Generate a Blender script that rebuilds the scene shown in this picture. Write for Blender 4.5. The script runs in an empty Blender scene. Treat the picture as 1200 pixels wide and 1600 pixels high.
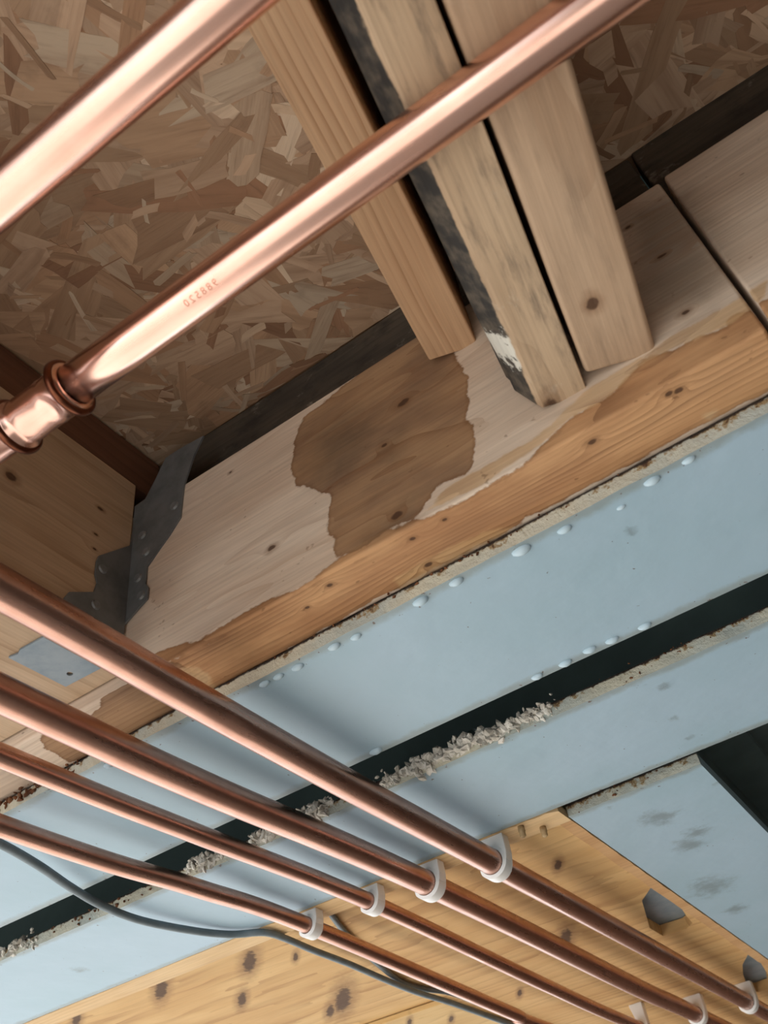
import bpy, bmesh, math, random
import numpy as np
from mathutils import Vector, Matrix, noise as mnoise

# ------------------------------------------------------------------ camera, world, lights, exposure
scene = bpy.context.scene
COL = scene.collection
FPX = 1403.17                                   # focal length in pixels of the 1200 x 1600 frame
ROT = np.array([[0.81928043, -0.46663364, -0.33321559],
                [0.55936826, 0.52268837, 0.64335372],
                [-0.12604257, -0.71347734, 0.6892484]])   # world <- (right, down, forward)
cam_data = bpy.data.cameras.new('camera')
cam = bpy.data.objects.new('camera', cam_data)
COL.objects.link(cam)
cam_data.sensor_fit = 'VERTICAL'
cam_data.sensor_height = 32.0
cam_data.lens = FPX / 1600.0 * 32.0
cam_data.clip_start = 0.01
cam_data.dof.use_dof = True
cam_data.dof.focus_distance = 0.72
cam_data.dof.aperture_fstop = 13.0
cam.matrix_world = Matrix((
    (ROT[0][0], -ROT[0][1], -ROT[0][2], 0),
    (ROT[1][0], -ROT[1][1], -ROT[1][2], 0),
    (ROT[2][0], -ROT[2][1], -ROT[2][2], 0),
    (0, 0, 0, 1)))
scene.camera = cam

world = bpy.data.worlds.new('overcast_sky')
scene.world = world
world.use_nodes = True
bg = world.node_tree.nodes['Background']
bg.inputs['Color'].default_value = (0.92, 0.97, 1.0, 1)
bg.inputs['Strength'].default_value = 1.7

sun_data = bpy.data.lights.new('sun', 'SUN')
sun_data.energy = 7.5
sun_data.angle = math.radians(3)
sun_data.color = (1.0, 0.97, 0.93)
sun = bpy.data.objects.new('sun', sun_data)
COL.objects.link(sun)
# comes in low over the open sides and falls on the floor behind the viewer
sun.rotation_euler = Vector((0.85, 0.60, -1.0)).to_track_quat('-Z', 'Y').to_euler()

scene.view_settings.view_transform = 'Standard'
scene.view_settings.look = 'None'
scene.view_settings.gamma = 1.0
scene.view_settings.use_curve_mapping = False
scene.view_settings.exposure = 0.25

# ------------------------------------------------------------------ geometry helpers
random.seed(7)
R = random.Random(11)

def at_z(px, py, z):
    d = ROT @ np.array([px - 600.0, py - 800.0, FPX]); return tuple(d * z / d[2])
def at_y(px, py, y):
    d = ROT @ np.array([px - 600.0, py - 800.0, FPX]); return tuple(d * y / d[1])
def at_x(px, py, x):
    d = ROT @ np.array([px - 600.0, py - 800.0, FPX]); return tuple(d * x / d[0])
def to_px(p):
    c = ROT.T @ np.array(p, float); return 600 + FPX * c[0] / c[2], 800 + FPX * c[1] / c[2]

def link(name, me, mat=None, parent=None):
    o = bpy.data.objects.new(name, me)
    COL.objects.link(o)
    if mat is not None:
        for m in (mat if isinstance(mat, (list, tuple)) else [mat]):
            me.materials.append(m)
    if parent is not None:
        o.parent = parent
    return o

def mesh(name, verts, faces, mat=None, parent=None, smooth=False):
    me = bpy.data.meshes.new(name)
    me.from_pydata([tuple(v) for v in verts], [], faces)
    if smooth:
        me.polygons.foreach_set('use_smooth', [True] * len(me.polygons))
    me.update()
    return link(name, me, mat, parent)

def from_bm(name, bm, mat=None, parent=None, smooth=False):
    bmesh.ops.recalc_face_normals(bm, faces=bm.faces[:])
    me = bpy.data.meshes.new(name)
    bm.to_mesh(me)
    bm.free()
    if smooth:
        me.polygons.foreach_set('use_smooth', [True] * len(me.polygons))
    return link(name, me, mat, parent)

def thing(name, label, cat, loc=(0, 0, 0), group=None):
    o = bpy.data.objects.new(name, None)
    COL.objects.link(o)
    o.location = loc
    o.empty_display_size = 0.05
    return tag(o, label, cat, group)

def tag(o, label, cat, group=None):
    o['label'] = label
    o['category'] = cat
    if group:
        o['group'] = group
    return o

def under(o, parent):
    """parent o to an Empty that may stand away from the origin, keeping o where it is"""
    o.parent = parent
    o.matrix_parent_inverse = Matrix.Translation(-Vector(parent.location))
    return o

def grid_box(name, lo, hi, step, mat, parent=None, wob=0.0, bevel=0.0, seed=0.0, matrix=None, shape=None, smooth=True, segs=2):
    """closed box cut into a welded grid; step = (sx, sy, sz)"""
    n = [max(1, int(round((hi[i] - lo[i]) / step[i]))) for i in range(3)]
    idx, verts, faces = {}, [], []
    def v(i, j, k):
        key = (i, j, k)
        if key not in idx:
            idx[key] = len(verts)
            verts.append([lo[a] + (hi[a] - lo[a]) * key[a] / n[a] for a in range(3)])
        return idx[key]
    for i in range(n[0]):
        for j in range(n[1]):
            faces.append((v(i, j, 0), v(i, j + 1, 0), v(i + 1, j + 1, 0), v(i + 1, j, 0)))
            faces.append((v(i, j, n[2]), v(i + 1, j, n[2]), v(i + 1, j + 1, n[2]), v(i, j + 1, n[2])))
    for i in range(n[0]):
        for k in range(n[2]):
            faces.append((v(i, 0, k), v(i + 1, 0, k), v(i + 1, 0, k + 1), v(i, 0, k + 1)))
            faces.append((v(i, n[1], k), v(i, n[1], k + 1), v(i + 1, n[1], k + 1), v(i + 1, n[1], k)))
    for j in range(n[1]):
        for k in range(n[2]):
            faces.append((v(0, j, k), v(0, j, k + 1), v(0, j + 1, k + 1), v(0, j + 1, k)))
            faces.append((v(n[0], j, k), v(n[0], j + 1, k), v(n[0], j + 1, k + 1), v(n[0], j, k + 1)))
    if wob:
        for p in verts:
            q = Vector((p[0] * 9 + seed, p[1] * 30, p[2] * 30))
            d = mnoise.noise_vector(q)
            p[1] += d[1] * wob
            p[2] += d[2] * wob
    if shape:
        verts = [shape(p) for p in verts]
    o = mesh(name, verts, faces, mat, parent, smooth)
    if matrix is not None:
        o.matrix_world = matrix
    if bevel:
        m = o.modifiers.new('bevel', 'BEVEL')
        m.width = bevel
        m.segments = segs
        m.limit_method = 'ANGLE'
        m.angle_limit = math.radians(50)
        m.harden_normals = True
    return o

def box_bm(bm, lo, hi):
    vs = [bm.verts.new((x, y, z)) for z in (lo[2], hi[2]) for y in (lo[1], hi[1]) for x in (lo[0], hi[0])]
    for f in ((0, 2, 3, 1), (4, 5, 7, 6), (0, 1, 5, 4), (2, 6, 7, 3), (0, 4, 6, 2), (1, 3, 7, 5)):
        bm.faces.new([vs[i] for i in f])

def box(name, lo, hi, mat, parent=None, bevel=0.0):
    bm = bmesh.new()
    box_bm(bm, lo, hi)
    o = from_bm(name, bm, mat, parent)
    if bevel:
        m = o.modifiers.new('bevel', 'BEVEL')
        m.width = bevel
        m.segments = 2
    return o

def prism(name, outline, holes, put, thick, mat, parent=None, bevel=0.0):
    """flat plate: outline and holes in (u, v); put(u, v, w) -> world, w from 0 to thick"""
    bm = bmesh.new()
    loops = [outline] + list(holes)
    rings = []
    edges = []
    for lp in loops:
        vs = [bm.verts.new((p[0], p[1], 0)) for p in lp]
        rings.append(vs)
        for a in range(len(vs)):
            edges.append(bm.edges.new((vs[a], vs[(a + 1) % len(vs)])))
    bmesh.ops.triangle_fill(bm, use_beauty=True, use_dissolve=False, edges=edges, normal=(0, 0, 1))
    front = bm.faces[:]
    copy = {}
    for v in bm.verts[:]:
        copy[v] = bm.verts.new((v.co.x, v.co.y, thick))
    for f in front:
        bm.faces.new([copy[v] for v in reversed(f.verts)])
    for vs in rings:
        for a in range(len(vs)):
            b = (a + 1) % len(vs)
            bm.faces.new((vs[a], vs[b], copy[vs[b]], copy[vs[a]]))
    for v in bm.verts:
        v.co = Vector(put(*v.co))
    o = from_bm(name, bm, mat, parent)
    if bevel:
        m = o.modifiers.new('bevel', 'BEVEL')
        m.width = bevel
        m.segments = 1
        m.limit_method = 'ANGLE'
    return o

def spline(pts, n):
    """Catmull-Rom through pts"""
    P = [np.array(p, float) for p in pts]
    P = [2 * P[0] - P[1]] + P + [2 * P[-1] - P[-2]]
    out = []
    for i in range(1, len(P) - 2):
        for k in range(n):
            t = k / n
            a, b, c, d = P[i - 1], P[i], P[i + 1], P[i + 2]
            out.append(0.5 * ((2 * b) + (c - a) * t + (2 * a - 5 * b + 4 * c - d) * t * t + (3 * b - a - 3 * c + d) * t ** 3))
    out.append(P[-2])
    return out

def sweep(name, pts, radius, mat, parent=None, nseg=32, profile=None):
    """round tube along pts; radius a number or a list"""
    P = [Vector(p) for p in pts]
    verts, faces = [], []
    ref = None
    for i, p in enumerate(P):
        t = (P[min(i + 1, len(P) - 1)] - P[max(i - 1, 0)]).normalized()
        if ref is None:
            ref = t.cross(Vector((0.13, 0.2, 1))).normalized()
        a = (ref - t * ref.dot(t)).normalized()
        ref = a
        b = t.cross(a)
        r = radius[i] if isinstance(radius, (list, tuple)) else radius
        for k in range(nseg):
            w = 2 * math.pi * k / nseg
            verts.append(p + a * (r * math.cos(w)) + b * (r * math.sin(w)))
    n = len(P)
    for i in range(n - 1):
        for k in range(nseg):
            k2 = (k + 1) % nseg
            faces.append((i * nseg + k, i * nseg + k2, (i + 1) * nseg + k2, (i + 1) * nseg + k))
    faces.append(tuple(range(nseg))[::-1])
    faces.append(tuple((n - 1) * nseg + k for k in range(nseg)))
    return mesh(name, verts, faces, mat, parent, True)

def lathe_x(name, prof, centre, mat, parent=None, nseg=48):
    """profile [(x, r)] turned about an axis along X through centre"""
    verts, faces = [], []
    for x, r in prof:
        for k in range(nseg):
            w = 2 * math.pi * k / nseg
            verts.append((centre[0] + x, centre[1] + r * math.cos(w), centre[2] + r * math.sin(w)))
    for i in range(len(prof) - 1):
        for k in range(nseg):
            k2 = (k + 1) % nseg
            faces.append((i * nseg + k, i * nseg + k2, (i + 1) * nseg + k2, (i + 1) * nseg + k))
    return mesh(name, verts, faces, mat, parent, True)

def poly_sd(P, poly):
    """signed distance (positive inside) of points P (n,2) to a closed polygon"""
    P = np.asarray(P, float)
    V = np.asarray(poly, float)
    best = np.full(len(P), 1e9)
    inside = np.zeros(len(P), bool)
    for i in range(len(V)):
        a, b = V[i], V[(i + 1) % len(V)]
        e = b - a
        t = np.clip(((P - a) @ e) / max(e @ e, 1e-12), 0, 1)
        d = np.linalg.norm(P - a - t[:, None] * e, axis=1)
        best = np.minimum(best, d)
        c = ((a[1] > P[:, 1]) != (b[1] > P[:, 1]))
        with np.errstate(divide='ignore', invalid='ignore'):
            xi = (b[0] - a[0]) * (P[:, 1] - a[1]) / (b[1] - a[1] + 1e-15) + a[0]
        inside ^= c & (P[:, 0] < xi)
    return np.where(inside, best, -best)

def set_attr(o, name, vals):
    a = o.data.attributes.new(name, 'FLOAT', 'POINT')
    a.data.foreach_set('value', np.asarray(vals, np.float32))

def coords(o):
    c = np.zeros(len(o.data.vertices) * 3, np.float32)
    o.data.vertices.foreach_get('co', c)
    return c.reshape(-1, 3)

# ------------------------------------------------------------------ material helpers
def lin(c):
    return tuple(((v / 255.0) / 12.92 if v / 255.0 <= 0.04045 else ((v / 255.0 + 0.055) / 1.055) ** 2.4) for v in c)

class Mat:
    def __init__(self, name):
        self.m = bpy.data.materials.new(name)
        self.m.use_nodes = True
        self.t = self.m.node_tree
        self.t.nodes.clear()
        self.out = self.t.nodes.new('ShaderNodeOutputMaterial')
        self.b = self.t.nodes.new('ShaderNodeBsdfPrincipled')
        self.t.links.new(self.b.outputs[0], self.out.inputs[0])
    def _in(self, sock, v):
        if isinstance(v, bpy.types.NodeSocket):
            self.t.links.new(v, sock)
        elif v is not None:
            if isinstance(v, tuple) and len(v) == 3 and sock.type == 'RGBA':
                v = (*v, 1)
            sock.default_value = v
    def node(self, typ, props=None, **ins):
        n = self.t.nodes.new(typ)
        for k, v in (props or {}).items():
            setattr(n, k, v)
        for k, v in ins.items():
            key = int(k[1:]) if k[0] == 'i' and k[1:].isdigit() else k.replace('_', ' ')
            self._in(n.inputs[key], v)
        return n
    def math(self, op, a, b=None, c=None, clamp=False):
        n = self.node('ShaderNodeMath', {'operation': op, 'use_clamp': clamp}, i0=a)
        if b is not None: self._in(n.inputs[1], b)
        if c is not None: self._in(n.inputs[2], c)
        return n.outputs[0]
    def vmath(self, op, a, b=None):
        n = self.node('ShaderNodeVectorMath', {'operation': op}, i0=a)
        if b is not None: self._in(n.inputs[1], b)
        return n.outputs['Value'] if op == 'LENGTH' else n.outputs[0]
    def mix(self, f, a, b, blend='MIX'):
        n = self.t.nodes.new('ShaderNodeMix')
        n.data_type = 'RGBA'
        n.blend_type = blend
        self._in(n.inputs[0], f)
        self._in(n.inputs[6], a)
        self._in(n.inputs[7], b)
        return n.outputs[2]
    def noise(self, vec, scale=1.0, detail=3.0, rough=0.55):
        n = self.node('ShaderNodeTexNoise', None, Vector=vec, Scale=scale, Detail=detail, Roughness=rough)
        return n.outputs['Fac']
    def obj(self):
        return self.node('ShaderNodeTexCoord').outputs['Object']
    def attr(self, name, out='Fac'):
        return self.node('ShaderNodeAttribute', {'attribute_name': name}).outputs[out]
    def step(self, v, lo, hi):
        n = self.node('ShaderNodeMapRange', {'interpolation_type': 'SMOOTHSTEP'}, i0=v, i1=lo, i2=hi, i3=0.0, i4=1.0)
        return n.outputs[0]
    def bump(self, h, strength, dist):
        n = self.node('ShaderNodeBump', None, Height=h, Strength=strength, Distance=dist)
        self._in(self.b.inputs['Normal'], n.outputs[0])
    def set(self, **k):
        for a, v in k.items():
            self._in(self.b.inputs[a.replace('_', ' ')], v)
        return self.m

def wood(name, light, mid, dark, ring=60.0, ring_amt=0.4, centre=(0.03, -0.09), warp=0.008, fibre=0.22, seed=0.0,
         knots=(), stains=False, wane=False, rough=0.72, dirt=0.0, dirt_col=(58, 52, 46), scuff=0.0, dirt_scale=(10.0, 40.0, 40.0)):
    """sawn softwood, grain along local X. knots: (x, y, z, rx, ry, rz) in local metres"""
    M = Mat(name)
    v = M.vmath('ADD', M.obj(), (seed * 1.7, seed * 0.31, seed * 0.47))
    vo = M.obj()
    long_ = M.vmath('MULTIPLY', v, (5.0, 24.0, 24.0))
    w = M.node('ShaderNodeTexNoise', None, Vector=long_, Scale=1.0, Detail=2.0).outputs['Color']
    w = M.vmath('SUBTRACT', w, (0.5, 0.5, 0.5))
    w = M.vmath('MULTIPLY', w, (0.0, warp * 2, warp * 2))
    rv = M.vmath('ADD', vo, w)
    rv = M.vmath('ADD', rv, (0.0, centre[0], centre[1]))
    kmin = None
    for kn_ in knots:
        d = M.vmath('SUBTRACT', vo, tuple(kn_[:3]))
        if len(kn_) == 9:            # oblique ellipse: two rows (in 1/metre) taken across the face
            a = M.node('ShaderNodeVectorMath', {'operation': 'DOT_PRODUCT'}, i0=d, i1=tuple(kn_[3:6])).outputs['Value']
            b = M.node('ShaderNodeVectorMath', {'operation': 'DOT_PRODUCT'}, i0=d, i1=tuple(kn_[6:9])).outputs['Value']
            d = M.node('ShaderNodeCombineXYZ', None, X=a, Y=b).outputs[0]
        else:
            d = M.vmath('MULTIPLY', d, (1 / kn_[3], 1 / kn_[4], 1 / kn_[5]))
        l = M.vmath('LENGTH', d)
        kmin = l if kmin is None else M.math('MINIMUM', kmin, l)
    if kmin is not None:
        kn = M.noise(M.vmath('MULTIPLY', vo, (1, 1, 1)), 160.0, 2.0)
        kmin = M.math('ADD', kmin, M.math('MULTIPLY', M.math('SUBTRACT', kn, 0.5), 0.9))
        push = M.math('MULTIPLY', M.math('POWER', 2.718, M.math('MULTIPLY', kmin, -0.7)), 0.012)
        comb = M.node('ShaderNodeCombineXYZ', None, Y=push, Z=push).outputs[0]
        rv = M.vmath('ADD', rv, comb)
    ring_f = M.node('ShaderNodeTexWave', {'wave_type': 'RINGS', 'rings_direction': 'X', 'wave_profile': 'SAW'},
                    Vector=rv, Scale=ring, Distortion=0.0).outputs['Fac']
    ring_f = M.math('POWER', ring_f, 2.2)
    fib = M.noise(M.vmath('MULTIPLY', v, (14.0, 420.0, 420.0)), 1.0, 3.0)
    blot = M.noise(M.vmath('MULTIPLY', v, (7.0, 22.0, 22.0)), 1.0, 3.0)
    col = M.mix(M.step(blot, 0.3, 0.7), light, mid)
    breakup = M.step(M.noise(M.vmath('MULTIPLY', v, (6.0, 60.0, 60.0)), 1.0, 2.0), 0.25, 0.75)
    ring_m = M.math('MULTIPLY', ring_f, M.math('MULTIPLY', breakup, ring_amt))
    col = M.mix(ring_m, col, dark)
    if stains:
        rag = M.math('SUBTRACT', M.noise(M.vmath('MULTIPLY', v, (45.0, 70.0, 70.0)), 1.0, 5.0, 0.65), 0.5)
        rag = M.math('MULTIPLY', rag, 0.42)
        big = M.noise(M.vmath('MULTIPLY', v, (10.0, 26.0, 26.0)), 1.0, 4.0, 0.6)
        fine = M.noise(M.vmath('MULTIPLY', v, (30.0, 110.0, 110.0)), 1.0, 3.0, 0.6)
        for an, c1, c2, soft in (('wet', lin((196, 150, 104)), lin((164, 116, 74)), 0.02),
                                 ('stain', lin((164, 128, 92)), lin((126, 95, 69)), 0.015),
                                 ('bleach', lin((208, 178, 140)), lin((196, 158, 112)), 0.06),
                                 ('smudge', lin((92, 78, 62)), lin((78, 70, 60)), 0.35)):
            a = M.math('ADD', M.attr(an), rag)
            f = M.step(a, 0.5 - soft, 0.5 + soft)
            sc = M.mix(M.step(big, 0.35, 0.7), c1, c2)
            sc = M.mix(M.math('MULTIPLY', ring_m, 2.0), sc, lin((112, 70, 38)))
            amt = {'smudge': 0.55, 'bleach': 0.75}.get(an, 0.93)
            col = M.mix(M.math('MULTIPLY', f, amt), col, sc)
            if an in ('stain', 'wet'):      # tide mark: the darker rim a drying stain leaves
                rim = M.math('MULTIPLY', M.step(a, 0.46, 0.5), M.math('SUBTRACT', 1.0, M.step(a, 0.51, 0.60)))
                col = M.mix(M.math('MULTIPLY', rim, 0.35), col, lin((112, 74, 44)))
        spot = M.step(M.noise(M.vmath('MULTIPLY', v, (90.0, 150.0, 150.0)), 1.0, 2.0), 0.70, 0.76)
        col = M.mix(M.math('MULTIPLY', spot, 0.45), col, lin((96, 66, 40)))
    if scuff:
        sc = M.step(M.noise(M.vmath('MULTIPLY', v, (30.0, 50.0, 50.0)), 1.0, 5.0, 0.7), 0.60, 0.72)
        col = M.mix(M.math('MULTIPLY', sc, scuff), col, lin((205, 196, 180)))
    if dirt:
        dn = M.step(M.noise(M.vmath('MULTIPLY', v, dirt_scale), 1.0, 5.0, 0.65), 0.48, 0.72)
        col = M.mix(M.math('MULTIPLY', dn, dirt), col, lin(dirt_col))
    if wane:        # sooty bark edge with smears of old plaster
        wa = M.math('ADD', M.attr('wane'), M.math('MULTIPLY', M.math('SUBTRACT', M.noise(M.vmath('MULTIPLY', v, (45.0, 90.0, 90.0)), 1.0, 4.0, 0.65), 0.5), 0.5))
        soot = M.mix(M.step(M.noise(v, 90.0, 4.0), 0.4, 0.7), lin((52, 50, 48)), lin((92, 84, 74)))
        pl = M.math('ADD', M.attr('plaster'), M.math('MULTIPLY', M.math('SUBTRACT', M.noise(v, 130.0, 4.0, 0.7), 0.5), 0.9))
        soot = M.mix(M.step(pl, 0.5, 0.62), soot, lin((206, 204, 194)))
        col = M.mix(M.step(wa, 0.45, 0.55), col, soot)
    if kmin is not None:
        col = M.mix(M.math('MULTIPLY', M.math('SUBTRACT', 1.0, M.step(kmin, 0.8, 2.2)), 0.45), col, lin((120, 84, 54)))
        col = M.mix(M.math('MULTIPLY', M.math('SUBTRACT', 1.0, M.step(kmin, 0.55, 1.0)), 0.85), col, lin((70, 46, 32)))
    ff = M.math('MULTIPLY_ADD', fib, fibre * 2, 1.0 - fibre)
    ffc = M.node('ShaderNodeCombineXYZ', None, X=ff, Y=ff, Z=ff).outputs[0]
    col = M.mix(1.0, col, ffc, 'MULTIPLY')
    h = M.math('ADD', M.math('MULTIPLY', fib, 0.6), M.math('MULTIPLY', ring_f, 0.25))
    M.bump(h, 0.35, 0.0012)
    return M.set(Base_Color=col, Roughness=rough, Specular_IOR_Level=0.25)

# ------------------------------------------------------------------ materials
def osb_mat():
    M = Mat('osb_strand')
    g = M.attr('grain', 'Vector')
    tint = M.attr('tint', 'Color')
    f1 = M.noise(M.vmath('MULTIPLY', g, (22.0, 330.0, 1.0)), 1.0, 3.0, 0.6)
    f2 = M.noise(M.vmath('MULTIPLY', g, (9.0, 75.0, 1.0)), 1.0, 3.0, 0.6)
    f3 = M.noise(M.vmath('MULTIPLY', M.obj(), (1, 1, 1)), 38.0, 4.0, 0.6)
    c = M.mix(M.math('MULTIPLY', M.step(f2, 0.38, 0.75), 0.5), tint, lin((132, 100, 76)))
    c = M.mix(M.math('MULTIPLY', M.step(f1, 0.52, 0.78), 0.35), c, lin((96, 70, 52)))
    c = M.mix(M.math('MULTIPLY', M.step(f3, 0.55, 0.8), 0.28), c, lin((80, 62, 48)))
    M.bump(M.math('ADD', f1, M.math('MULTIPLY', f2, 0.5)), 0.5, 0.0008)
    return M.set(Base_Color=c, Roughness=0.7, Specular_IOR_Level=0.3)

def paint_mat():
    M = Mat('pale_blue_paint')
    o = M.obj()
    n1 = M.noise(o, 7.0, 4.0)
    n2 = M.noise(o, 55.0, 5.0, 0.65)
    c = M.mix(M.step(n1, 0.3, 0.75), lin((162, 187, 203)), lin((154, 182, 196)))
    sm = M.math('MULTIPLY', M.step(M.noise(M.vmath('MULTIPLY', o, (1, 1, 0)), 11.0, 5.0, 0.65), 0.58, 0.78), M.step(n2, 0.42, 0.7))
    c = M.mix(M.math('MULTIPLY', sm, 0.28), c, lin((112, 128, 132)))
    smr = M.math('ADD', M.attr('smear'), M.math('MULTIPLY', M.math('SUBTRACT', M.noise(o, 85.0, 5.0, 0.7), 0.5), 1.1))
    c = M.mix(M.math('MULTIPLY', M.step(smr, 0.38, 0.85), 0.55), c, lin((98, 106, 104)))
    gr = M.attr('grime')
    ga = M.math('ADD', gr, M.math('MULTIPLY', M.math('SUBTRACT', n2, 0.5), 0.8))
    c = M.mix(M.math('MULTIPLY', M.step(ga, 0.35, 0.85), 0.6), c, lin((128, 134, 126)))
    sp = M.noise(o, 210.0, 2.0)
    sf = M.step(M.math('ADD', sp, M.math('MULTIPLY', gr, 0.09)), 0.755, 0.79)
    c = M.mix(M.math('MULTIPLY', sf, 0.85), c, lin((92, 66, 48)))
    M.bump(M.math('ADD', M.noise(o, 25.0, 2.0), M.math('MULTIPLY', M.noise(o, 160.0, 2.0), 0.12)), 0.25, 0.004)
    return M.set(Base_Color=c, Roughness=0.42, Specular_IOR_Level=0.45)

def edge_mat():
    M = Mat('flaking_edge_paint')
    o = M.obj()
    n = M.noise(o, 120.0, 5.0, 0.7)
    b = M.noise(M.vmath('MULTIPLY', o, (1, 1, 1)), 16.0, 3.0)
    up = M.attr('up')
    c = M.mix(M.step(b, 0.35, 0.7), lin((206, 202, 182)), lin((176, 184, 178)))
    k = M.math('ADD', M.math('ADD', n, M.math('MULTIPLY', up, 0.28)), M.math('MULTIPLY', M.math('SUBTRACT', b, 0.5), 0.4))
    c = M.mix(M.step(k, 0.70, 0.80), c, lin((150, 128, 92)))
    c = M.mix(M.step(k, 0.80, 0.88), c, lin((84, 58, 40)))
    shade_dirt = M.math('ADD', up, M.math('MULTIPLY', M.math('SUBTRACT', n, 0.5), 0.5))
    c = M.mix(M.step(shade_dirt, 0.80, 0.93), c, lin((44, 32, 24)))  # top rim darkened: dirt, plus the shadow gap under the timber painted in
    M.bump(n, 0.7, 0.003)
    return M.set(Base_Color=c, Roughness=0.8)

def plain(name, c, rough=0.6, metal=0.0, c2=None, scale=30.0, bump=0.0, lo=0.35, hi=0.7, spec=0.4):
    M = Mat(name)
    o = M.obj()
    n = M.noise(o, scale, 5.0, 0.62)
    col = M.mix(M.step(n, lo, hi), lin(c), lin(c2 or c))
    if bump:
        M.bump(n, 0.6, bump)
    return M.set(Base_Color=col, Roughness=rough, Metallic=metal, Specular_IOR_Level=spec)

def copper(name, base, tarnish, amount, rough, axis):
    M = Mat(name)
    o = M.obj()
    s = (9.0, 160.0, 160.0) if axis == 'X' else (160.0, 9.0, 160.0)
    st = M.noise(M.vmath('MULTIPLY', o, s), 1.0, 4.0, 0.6)
    bl = M.noise(o, 30.0, 4.0, 0.6)
    k = M.math('MULTIPLY', M.step(M.math('ADD', M.math('MULTIPLY', st, 0.6), M.math('MULTIPLY', bl, 0.5)), 0.42, 0.72), amount)
    c = M.mix(k, lin(base), lin(tarnish))
    r = M.math('MULTIPLY_ADD', k, 0.16, rough)
    r = M.math('ADD', r, M.math('MULTIPLY', M.math('SUBTRACT', st, 0.5), 0.10))
    M.bump(st, 0.03, 0.0004)
    return M.set(Base_Color=c, Roughness=r, Metallic=1.0)

BLUE = paint_mat()
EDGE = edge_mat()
OSB = osb_mat()
OSB_CORE = plain('osb_core', (128, 98, 72), 0.85, c2=(100, 74, 54), scale=60, bump=0.002)
PRIMER = plain('dark_green_primer', (92, 110, 111), 0.5, c2=(104, 124, 124), scale=14)
GALV_DARK = plain('dull_galvanised_steel', (124, 128, 130), 0.45, 0.3, c2=(98, 103, 106), scale=32)
GALV = plain('galvanised_steel', (150, 163, 172), 0.5, 0.25, c2=(128, 146, 158), scale=45)
NAIL = plain('nail_head', (140, 144, 146), 0.45, 0.4, c2=(116, 120, 122), scale=90)
DRIP = plain('pale_paint_drip', (184, 205, 216), 0.3, c2=(174, 198, 210), scale=50)
MORTAR = plain('crumbly_mortar', (222, 219, 210), 0.95, c2=(182, 175, 162), scale=90, bump=0.004)
PLASTIC = Mat('white_plastic').set(Base_Color=(*lin((238, 238, 236)), 1), Roughness=0.4, Subsurface_Weight=0.15,
                                   Subsurface_Radius=(0.004, 0.004, 0.004))
CABLE = plain('grey_cable_sheath', (112, 126, 132), 0.5, c2=(98, 112, 118), scale=60)
HOLE = plain('dark_hole', (18, 17, 16), 0.9)
PEG = plain('tan_wall_plug', (178, 152, 112), 0.6, c2=(150, 124, 88), scale=90)
RUST = plain('rust_flake', (120, 78, 48), 0.9, c2=(70, 44, 30), scale=200)
COPPER_NEW = copper('bright_copper', (246, 204, 188), (222, 170, 148), 0.45, 0.20, 'X')
COPPER_OLD = copper('dulled_copper', (208, 165, 148), (172, 127, 109), 0.55, 0.27, 'Y')
RING_MAT = plain('solder_ring_copper', (126, 78, 58), 0.32, 1.0, c2=(92, 54, 40), scale=60)
PRINT = plain('stamped_print', (200, 140, 118), 0.5, 0.6)

# ------------------------------------------------------------------ levels (metres above the lens)
Z_FL, Z_FT = 0.350, 0.361        # steel bottom flange: underside, top
Z_TB, Z_TT = 0.3632, 0.530       # big timber: underside, top
Y_TF = 0.3605                    # big timber: face towards the room
Z_OSB = 0.615
Y_DK = 0.386                     # dark plate on top of the timber
X_LJ = -0.413                    # joist with the hanger: face towards the room
Z_PLY = 0.358                    # recessed pine board: underside
Z_BAT = 0.3498                   # batten beside the far steel beam: underside
Y_PLY = 0.7525                   # batten: edge against the steel

# ------------------------------------------------------------------ the setting
fl = box('floor', (-4.5, -3.5, -1.6), (1.9, 3.4, -1.5), plain('screed', (206, 201, 195), 0.9, c2=(190, 186, 181), scale=4))
fl['kind'] = 'structure'
wr = box('wall_right', (1.8, -3.5, -1.5), (1.9, 3.4, 0.9), plain('bare_block_wall', (98, 88, 80), 0.9, c2=(86, 78, 72), scale=3))
wr['kind'] = 'structure'
wf = box('wall_far', (-1.4, 3.3, -1.5), (1.9, 3.4, 0.9), plain('brick_wall', (120, 96, 80), 0.9, c2=(104, 84, 70), scale=8))
wf['kind'] = 'structure'
wb = box('light_blocker_back', (0.15, -1.75, -1.5), (1.8, -1.62, 0.9), plain('light_blocker_brown', (104, 92, 82), 0.9, c2=(90, 80, 72), scale=3))
wb['kind'] = 'structure'  # unseen panel added to keep sun and sky off the right-hand floor

ceil = box('ceiling', (-2.6, -1.6, Z_OSB), (1.6, Y_DK + 0.02, Z_OSB + 0.018), OSB_CORE)
ceil['kind'] = 'structure'
ceil['label'] = 'oriented strand board deck overhead made of pressed wood flakes'
deck = box('ceiling_panel', (-2.6, 0.42, 0.640), (1.8, 3.3, 0.66), PRIMER)
deck['kind'] = 'structure'

TINTS = [lin(c) for c in ((188, 160, 134), (178, 148, 120), (196, 172, 146), (170, 138, 110), (184, 156, 130), (164, 130, 102),
                          (202, 182, 158), (176, 146, 118), (152, 116, 90), (192, 164, 138))]

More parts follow.
